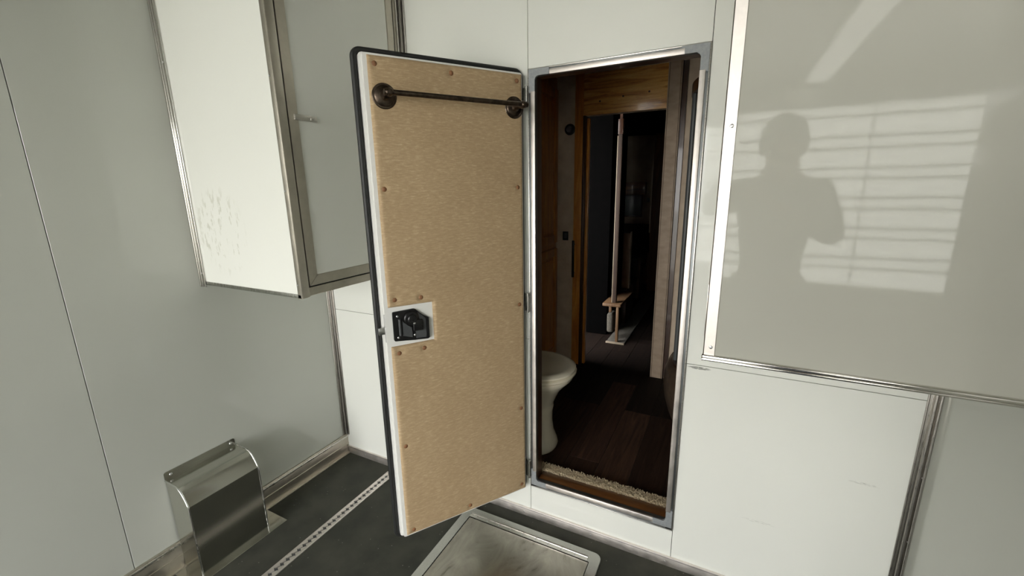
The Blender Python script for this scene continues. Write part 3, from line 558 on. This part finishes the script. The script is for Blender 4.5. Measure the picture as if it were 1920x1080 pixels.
# toilet
to = empty('toilet', (-0.80, 1.79, ZI), 'bone coloured toilet with closed lid inside the doorway', 'toilet')
def egg(cx, lf, lb, hw, z, n=40, p=2.2):
    P = []
    for k in range(n):
        a = 2*math.pi*k/n; c, s_ = math.cos(a), math.sin(a); l = lf if c > 0 else lb
        P.append(Vector((cx+l*math.copysign(abs(c)**(2/p), c), hw*math.copysign(abs(s_)**(2/p), s_), z)))
    return P
ped = [(0.002, 0.115, 0.17, 0.115, 0.0), (0.002, 0.118, 0.17, 0.118, 0.012), (0.002, 0.112, 0.165, 0.108, 0.035), (0.0, 0.098, 0.15, 0.090, 0.08), (0.0, 0.092, 0.14, 0.082, 0.14), (0, 0.094, 0.14, 0.084, 0.19), (0, 0.098, 0.145, 0.092, 0.215), (0, 0.096, 0.145, 0.090, 0.220), (0, 0.100, 0.15, 0.098, 0.24), (0.0, 0.118, 0.16, 0.118, 0.28), (0, 0.145, 0.17, 0.140, 0.325), (0, 0.180, 0.18, 0.160, 0.362), (0, 0.196, 0.19, 0.170, 0.380), (0, 0.198, 0.19, 0.172, 0.395), (0, 0.190, 0.185, 0.165, 0.400)]
MB().loft([egg(*q) for q in ped]).build('bowl', 'bone_ceramic', to, 40)
MB().loft([egg(0, 0.202, 0.18, 0.172, 0.402), egg(0, 0.210, 0.185, 0.179, 0.405), egg(0, 0.210, 0.185, 0.179, 0.412), egg(0, 0.204, 0.18, 0.173, 0.417)]).build('seat', 'bone_ceramic', to, 40)
MB().loft([egg(0, 0.200, 0.18, 0.170, 0.419), egg(0, 0.207, 0.184, 0.177, 0.423), egg(0, 0.206, 0.184, 0.176, 0.430), egg(0, 0.196, 0.18, 0.166, 0.437), egg(0, 0.178, 0.17, 0.150, 0.4395), egg(0, 0.172, 0.165, 0.144, 0.4375), egg(0, 0.10, 0.10, 0.085, 0.441), egg(0, 0.01, 0.01, 0.01, 0.442)]).build('lid', 'bone_ceramic', to, 40)
MB().box(-0.262, -0.145, -0.15, 0.15, 0.0, 0.43, 0.03, 4).build('back_housing', 'bone_ceramic', to)
MB().box(0.000, 0.045, -0.104, -0.078, 0.06, 0.17, 0.01, 3).build('foot_pedal', 'bone_ceramic', to)
# corner shower
sh = empty('corner_shower', (0.36, 2.52, ZI), 'curved corner shower with dark pan and grey frame at the right edge of the bathroom', 'shower')
def arc(r, a0, a1, n): return [(r*math.cos(math.radians(a0+(a1-a0)*k/n)), r*math.sin(math.radians(a0+(a1-a0)*k/n))) for k in range(n+1)]
def wall_arc(mb, r0, r1, z0, z1, a0=150, a1=270, n=28):
    P = arc(r0, a0, a1, n)+arc(r1, a1, a0, n); return mb.prism(P, z0, z1, lambda u, v, a: Vector((u, v, a)))
mb = MB(); n = 32; rings = []
for r_, z in ((0.585, 0.0), (0.60, 0.02), (0.622, 0.10), (0.632, 0.17), (0.628, 0.23), (0.610, 0.28), (0.590, 0.30), (0.560, 0.30), (0.55, 0.26), (0.54, 0.05)):
    rings.append([Vector((r_*math.cos(math.radians(150+130*k/n)), r_*math.sin(math.radians(150+130*k/n)), z)) for k in range(n+1)])
R = [[mb.bm.verts.new(p) for p in r] for r in rings]
for i in range(len(R)-1):
    for k in range(n): mb.bm.faces.new((R[i][k], R[i][k+1], R[i+1][k+1], R[i+1][k]))
mb.build('shower_pan', 'shower_pan', sh)
mb = MB(); wall_arc(mb, 0.575, 0.567, 0.305, H+0.46-ZI, 165, 262); mb.build('curved_glass', 'shower_glass', sh)
mb = MB(); wall_arc(mb, 0.590, 0.555, H+0.44-ZI, H+0.49-ZI, 165, 265); mb.build('curved_rail', 'dark_wood', sh)
mb = MB(); wall_arc(mb, 0.590, 0.555, 0.302, 0.315, 165, 265); mb.build('curved_rail', 'dark_wood', sh)
for a in (190, 240):
    MB().tube([(0.575*math.cos(math.radians(a)), 0.575*math.sin(math.radians(a)), 0.31), (0.575*math.cos(math.radians(a)), 0.575*math.sin(math.radians(a)), H+0.45-ZI)], 0.013, 14).build('frame_post', 'shower_frame', sh)

# ------------------------------------------------------------------ dim hallway and living space beyond
st('wall_hallway_left', 'hall_shade_black', -2.2, -2.15, BYW+0.05, 7.1, ZI, BZT, label='dark left wall of the hallway')
st('wall_hallway_right', 'hall_shade_black', -0.30, -0.26, BYW+0.06, 7.1, ZI, BZT, label='dark right wall of the hallway')
o = st('ceiling_hallway', 'hall_shade_black', -2.2, -0.26, BYW+0.10, 7.1, BZT, BZT+0.04, label='dark ceiling of the hallway'); o['category'] = 'ceiling'
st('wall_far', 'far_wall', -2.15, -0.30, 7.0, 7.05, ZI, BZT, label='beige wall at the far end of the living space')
wd = bx('dark_wardrobe', 'hall_shade_black', -1.9, -0.890, 3.55, 4.1, ZI, BZT-0.001, None, 0.003); tag(wd, 'unlit black wardrobe left of the wooden post', 'wardrobe')  # fills the unlit area on the left, shade painted into its black colour
bx('wardrobe_rod', 'dark_trim', 0, 0, 0, 0, 0, 0) if False else None
fg = bx('tall_fridge_cabinet', 'dark_wood', -0.86, -0.32, 5.4, 6.0, ZI, H+0.60, None, 0.004); tag(fg, 'dark tall cabinet on the right of the hallway end', 'cabinet')
bx('light_edge', 'light_edge', -0.872, -0.860, 5.39, 5.41, H-0.55, H+0.40, fg, 0.002)
ru = bx('carpet_runner', 'dark_carpet', -0.84, -0.69, 3.372, 5.3, ZI+0.0005, ZI+0.012, None, 0.003); tag(ru, 'narrow grey beige carpet runner on the hallway floor', 'carpet')
bx('edge_strip', 'light_edge', -0.842, -0.688, 3.352, 3.370, ZI+0.0005, ZI+0.016, ru, 0.003)
be_ = empty('wooden_bench', (-0.80, 3.39, ZI+0.0125), 'small wooden bench end with one leg standing on the runner', 'bench')
bx('bench_top', 'pale_wood', -0.083, 0.066, -0.02, 0.50, 0.300, 0.325, be_, 0.004); bx('leg', 'pale_wood', 0.030, 0.052, -0.015, 0.015, 0, 0.301, be_, 0.003)
bx('bracket', 'pale_wood', -0.03, -0.008, -0.012, 0.012, 0.25, 0.301, be_, 0.002); bx('cloth_bag', 'dark_carpet', -0.055, 0.0, 0.02, 0.14, 0.06, 0.23, be_, 0.02, 3)
ps = empty('wooden_post', (-0.797, 3.43, ZI+0.012+0.325), 'slim wooden post rising from the bench to the ceiling', 'post')
bx('post_shaft', 'post_wood', -0.016, 0.016, -0.02, 0.02, 0, H+0.40-(ZI+0.337), ps, 0.003); bx('post_edge', 'light_edge', -0.022, -0.015, -0.021, 0.015, 0, H+0.38-(ZI+0.337), ps, 0.001)
bx('post_head', 'dark_wood', -0.019, 0.019, -0.022, 0.022, H+0.39-(ZI+0.337), H+0.50-(ZI+0.337), ps, 0.002); bx('post_neck', 'dark_wood', -0.010, 0.010, -0.012, 0.012, H+0.50-(ZI+0.337), BZT-(ZI+0.337), ps)
pt = bx('wooden_partition', 'pale_wood', -0.865, -0.80, 3.97, 4.01, ZI+0.337, H-0.415, None, 0.003)
pt = None or pt; pt.location = (0, 0.0, 0); tag(pt, 'short wooden partition standing on the back of the bench', 'partition')
bx('partition_edge', 'light_edge', -0.800, -0.792, 3.965, 4.015, ZI+0.337, H-0.400, pt, 0.001)
be2 = bx('bench_base', 'dark_wood', -0.865, -0.80, 3.90, 4.25, ZI+0.013, ZI+0.337, None, 0.003); tag(be2, 'dark bench base below the wooden partition', 'bench')
def booth(y, x0, x1, z1, label):
    e = empty('booth_seat', ((x0+x1)/2, y, ZI), label, 'seat', group='dining booth seats in the far living space')
    w = x1-x0
    bx('side_board', 'pale_wood', w/2-0.03, w/2, -0.02, 0.02, 0, z1-ZI, e, 0.003); bx('backrest', 'seat_cloth', -w/2-0.25, w/2-0.03, -0.04, 0.04, 0.25, z1-ZI-0.02, e, 0.02, 3)
    bx('seat', 'seat_cloth', -w/2-0.25, w/2-0.03, 0.04, 0.40, 0.22, 0.34, e, 0.02, 3); bx('base', 'pale_wood', -w/2-0.25, w/2-0.03, 0.0, 0.38, 0.0, 0.22, e, 0.003)
booth(4.95, -0.95, -0.87, H-0.79, 'nearer dining booth seat with a wooden side board')
booth(5.75, -1.02, -0.91, H-0.84, 'farther dining booth seat with a wooden side board')
sf = empty('sofa', (-1.45, 6.55, ZI), 'dark sofa below the window at the far wall', 'sofa')
bx('sofa_base', 'seat_cloth', -0.45, 0.42, -0.35, 0.40, 0.0, 0.42, sf, 0.03, 3); bx('sofa_back', 'seat_cloth', -0.45, 0.42, 0.25, 0.43, 0.42, 0.70, sf, 0.05, 3)
wn = empty('window_1', (-1.42, 6.999, H-0.28), 'grey window blind on the far wall', 'window', kind='structure')
bx('blind', 'screen_grey', -0.15, 0.15, -0.02, 0, -0.165, 0.155, wn, 0.003); bx('window_frame', 'dark_wood', 0.15, 0.17, -0.03, 0, -0.18, 0.16, wn, 0.003); bx('window_sill', 'dark_wood', -0.15, 0.17, -0.03, 0, -0.185, -0.165, wn, 0.003)
cn = bx('valance', 'honey_h', -1.62, -1.20, 6.90, 6.999, H-0.12, H+0.07, None, 0.004); tag(cn, 'wooden window valance on the far wall above the blind', 'valance')
fo = bx('far_outlet', 'black_plastic', -1.185, -1.14, 6.990, 6.9995, H-0.235, H-0.175, None, 0.003); tag(fo, 'small black switch plate on the far beige wall', 'switch')

# ------------------------------------------------------------------ behind the camera: ceiling light, yard, house, photographer
cg = empty('ceiling_light', (0.50, -2.1, CZ), 'long slim white ceiling light along the right of the garage', 'lamp')
bx('lamp_housing', 'white', -0.09, 0.09, 0, 3.0, -0.030, -0.0005, cg, 0.006); bx('lamp_diffuser', 'light_diffuser', -0.07, 0.07, 0.03, 2.97, -0.042, -0.030, cg, 0.005)
gr = bx('ground', 'gravel', -25, 25, -30, RYB-0.05, -0.65, -0.45); tag(gr, 'pale gravel yard outside the rear opening', 'ground', kind='structure')
cu = empty('added_curtain', (0.65, RYB-0.02, H-0.84), 'added translucent white slatted curtain for the reflected light, over the right of the rear opening', 'curtain')  # added backlit screen for the bright slatted reflection in the overhead box
zc = 0.0; alt = (0.155, 0.085); k = 0; top = 1.446
while zc < top-0.01:
    h_ = min(alt[k % 2], top-zc)
    for xa_, xb_ in ((-0.96, -0.001), (0.001, 0.96)):
        MB().prism([(0, zc+0.004), (0.006, zc+0.010), (0.006, zc+h_-0.010), (0, zc+h_-0.004), (-0.004, zc+h_-0.004), (-0.004, zc+0.004)], xa_, xb_, lambda u, v, a: Vector((a, u, v))).build('slat', 'curtain_cloth', cu)
    bx('seam_rod', 'seam_dark', -0.96, 0.96, -0.004, 0.003, zc+h_-0.007, zc+h_+0.007, cu)
    zc += h_; k += 1
bx('bottom_bar', 'alum_side', -0.96, 0.96, -0.01, 0.012, -0.04, 0.004, cu, 0.004)
for x_ in (-0.30, 0.28): bx('cord', 'seam_dark', x_-0.007, x_+0.007, 0.007, 0.011, 0, top, cu)

def skin_obj(name, joints, edges, root, mt, parent, sub=2):
    me = bpy.data.meshes.new(name); ks = list(joints); me.from_pydata([joints[k][0] for k in ks], [(ks.index(a), ks.index(b_)) for a, b_ in edges], [])
    o = bpy.data.objects.new(name, me); COL.objects.link(o); o.parent = parent
    mo = o.modifiers.new('Skin', 'SKIN'); mo.use_smooth_shade = True
    for i, k in enumerate(ks):
        sv = me.skin_vertices[0].data[i]; r_ = joints[k][1]; sv.radius = r_ if isinstance(r_, tuple) else (r_, r_); sv.use_root = (k == root)
    ms = o.modifiers.new('Sub', 'SUBSURF'); ms.levels = sub; ms.render_levels = sub
    me.materials.append(MATS[mt]); return o
PX, PY = 0.19, -0.26
pe = empty('person', (PX, PY, 0), 'photographer in a dark shirt and jeans standing behind the camera holding a phone', 'person')
J = dict(pel=((0, 0, 0.96), (0.14, 0.10)), wai=((0, 0, 1.10), (0.125, 0.09)), che=((0, 0, 1.30), (0.145, 0.10)), uch=((0, 0, 1.41), (0.12, 0.08)), nek=((0, 0.01, 1.50), 0.066), hd0=((0, 0.03, 1.565), (0.074, 0.080)), hd1=((0, 0.03, 1.63), (0.088, 0.096)), hd2=((0, 0.015, 1.69), (0.072, 0.085)),
    shr=((0.165, 0, 1.42), 0.062), elr=((0.24, 0.07, 1.20), 0.043), wrr=((-0.02, 0.16, 1.36), 0.029), har=((-0.09, 0.20, 1.415), (0.020, 0.034)),
    shl=((-0.165, 0, 1.42), 0.062), ell=((-0.33, 0.09, 1.27), 0.043), wrl=((-0.330, 0.12, 1.37), 0.028), hal=((-0.325, 0.125, 1.41), (0.020, 0.034)),
    hpr=((0.09, 0, 0.90), 0.085), knr=((0.10, 0.02, 0.50), 0.055), anr=((0.11, 0, 0.10), 0.036), tor=((0.12, 0.13, 0.05), 0.030),
    hpl=((-0.09, 0, 0.90), 0.085), knl=((-0.10, 0.02, 0.50), 0.055), anl=((-0.11, 0, 0.10), 0.036), tol=((-0.12, 0.13, 0.05), 0.030))
E_ = [('pel', 'wai'), ('wai', 'che'), ('che', 'uch'), ('uch', 'nek'), ('nek', 'hd0'), ('hd0', 'hd1'), ('hd1', 'hd2'), ('uch', 'shr'), ('shr', 'elr'), ('elr', 'wrr'), ('wrr', 'har'), ('uch', 'shl'), ('shl', 'ell'), ('ell', 'wrl'), ('wrl', 'hal'), ('pel', 'hpr'), ('hpr', 'knr'), ('knr', 'anr'), ('anr', 'tor'), ('pel', 'hpl'), ('hpl', 'knl'), ('knl', 'anl'), ('anl', 'tol')]
body = skin_obj('body', J, E_, 'pel', 'skin', pe)
def fingers(hand, dirv, side, tag_):
    hand = Vector(hand); dirv = Vector(dirv).normalized(); upv = Vector((0, 0, 1)); inn = Vector(side)
    for k, ln in enumerate((0.060, 0.068, 0.064, 0.050)):
        b_ = hand+upv*(0.026-0.017*k); p1 = b_+dirv*ln*0.45; p2 = p1+(dirv+inn).normalized()*ln*0.35; p3 = p2+inn*ln*0.25
        skin_obj('finger', dict(a=(b_, 0.009), b=(p1, 0.0085), c=(p2, 0.008), d=(p3, 0.007)), [('a', 'b'), ('b', 'c'), ('c', 'd')], 'a', 'skin', body, 1)
    b_ = hand+upv*0.02-dirv*0.02; p1 = b_+upv*0.03+inn*0.012; p2 = p1+upv*0.012+inn*0.025
    skin_obj('thumb', dict(a=(b_, 0.011), b=(p1, 0.010), c=(p2, 0.008)), [('a', 'b'), ('b', 'c')], 'a', 'skin', body, 1)
fingers(J['har'][0], (-0.75, -0.30, 0), (-0.5, 0.0, 0.0), 'r'); fingers(J['hal'][0], (0.75, 0.25, 0), (0.5, 0.2, 0), 'l')
JS = {k: (v[0], tuple(x+0.012 for x in (v[1] if isinstance(v[1], tuple) else (v[1], v[1])))) for k, v in J.items()}
JS['wrl'] = ((-0.332, 0.118, 1.345), 0.040); JS['wrr'] = ((0.05, 0.135, 1.32), 0.040); JS['elr'] = (J['elr'][0], 0.058); JS['ell'] = (J['ell'][0], 0.058)
JS['pel'] = ((0, 0, 0.93), (0.165, 0.12)); JS['nek'] = ((0, 0.005, 1.475), 0.078)
ss = ['pel', 'wai', 'che', 'uch', 'nek', 'shr', 'elr', 'wrr', 'shl', 'ell', 'wrl']
skin_obj('shirt', {k: JS[k] for k in ss}, [e for e in E_ if e[0] in ss and e[1] in ss], 'che', 'shirt', pe)
JT = dict(JS); JT['pel'] = ((0, 0, 0.93), (0.155, 0.115)); JT['anr'] = ((0.11, 0, 0.09), 0.055); JT['anl'] = ((-0.11, 0, 0.09), 0.055); JT['knr'] = (J['knr'][0], 0.072); JT['knl'] = (J['knl'][0], 0.072)
ts = ['pel', 'hpr', 'knr', 'anr', 'hpl', 'knl', 'anl']
skin_obj('jeans', {k: JT[k] for k in ts}, [e for e in E_ if e[0] in ts and e[1] in ts], 'pel', 'jeans', pe)
for s_ in (-1, 1):
    MB().loft([[Vector((s_*0.115+0.048*math.cos(a)*w, 0.045+0.135*math.sin(a)*w, z)) for a in [2*math.pi*k/20 for k in range(20)]] for z, w in ((0.0, 0.96), (0.02, 1.0), (0.05, 0.92), (0.085, 0.6))]).build('shoe', 'shoe', pe)
hr = MB(); rings = []
for i in range(9):
    ph = math.radians(-5+95*i/8); z = 1.655+0.115*math.sin(ph); r_ = math.cos(ph)
    rings.append([Vector((0.100*r_*math.cos(a), 0.008+0.108*r_*math.sin(a)*(0.92 if math.sin(a) > 0 else 1.06), z-(0.055*(1-i/8) if math.sin(a) < -0.1 else 0.01*(1-i/8)))) for a in [2*math.pi*k/24 for k in range(24)]])
hr.loft(rings).build('hair', 'hair', pe)
MB().tube([(0, 0.115, 1.645), (0, 0.130, 1.625), (0, 0.142, 1.600), (0, 0.120, 1.592)], [0.008, 0.011, 0.014, 0.008], 10).build('nose', 'skin', body)
MB().tube([(-0.024, 0.105, 1.563), (-0.01, 0.116, 1.565), (0, 0.118, 1.563), (0.01, 0.116, 1.565), (0.024, 0.105, 1.563)], [0.002, 0.006, 0.007, 0.006, 0.002], 8).build('mouth', 'lip', body)
for s_ in (-1, 1):
    ey = MB().lathe([(0.0001, -0.012), (0.009, -0.008), (0.012, 0), (0.009, 0.008), (0.0001, 0.012)], Matrix.Translation((s_*0.031, 0.103, 1.642)), 12).build('eye', 'eye_white', body)
    MB().lathe([(0.0055, 0), (0.004, 0.0015), (0.0001, 0.002)], Matrix.Translation((s_*0.031, 0.1145, 1.642)) @ Mb, 12).build('iris', 'iris', ey)
    MB().loft([[Vector((s_*(0.082+0.010*w), 0.02+0.018*math.cos(a)*w_, 1.625+0.032*math.sin(a)*w_)) for a in [2*math.pi*k/14 for k in range(14)]] for w, w_ in ((-0.5, 0.7), (0.6, 1.0), (1.2, 0.8))]).build('ear', 'skin', body)
ph_ = empty('smartphone', tuple(Vector((0, 0, H))-rz*0.014), 'black smartphone held up between both hands', 'phone')
ph_.matrix_world = Matrix.Translation(Vector((0, 0, H))-rz*0.016) @ Matrix(((rx.x, rz.x, -ry.x, 0), (rx.y, rz.y, -ry.y, 0), (rx.z, rz.z, -ry.z, 0), (0, 0, 0, 1)))
MB().box(-0.135, 0.014, -0.004, 0.004, -0.058, 0.014, 0.0035, 3).build('phone_body', 'phone_black', ph_)
MB().lathe([(0.007, 0), (0.007, 0.0015), (0.005, 0.0018), (0.0001, 0.0018)], Matrix.Translation((0, 0.0035, 0)) @ Mb, 16).build('camera_lens', 'black_gloss', ph_)
bpy.context.view_layer.update()
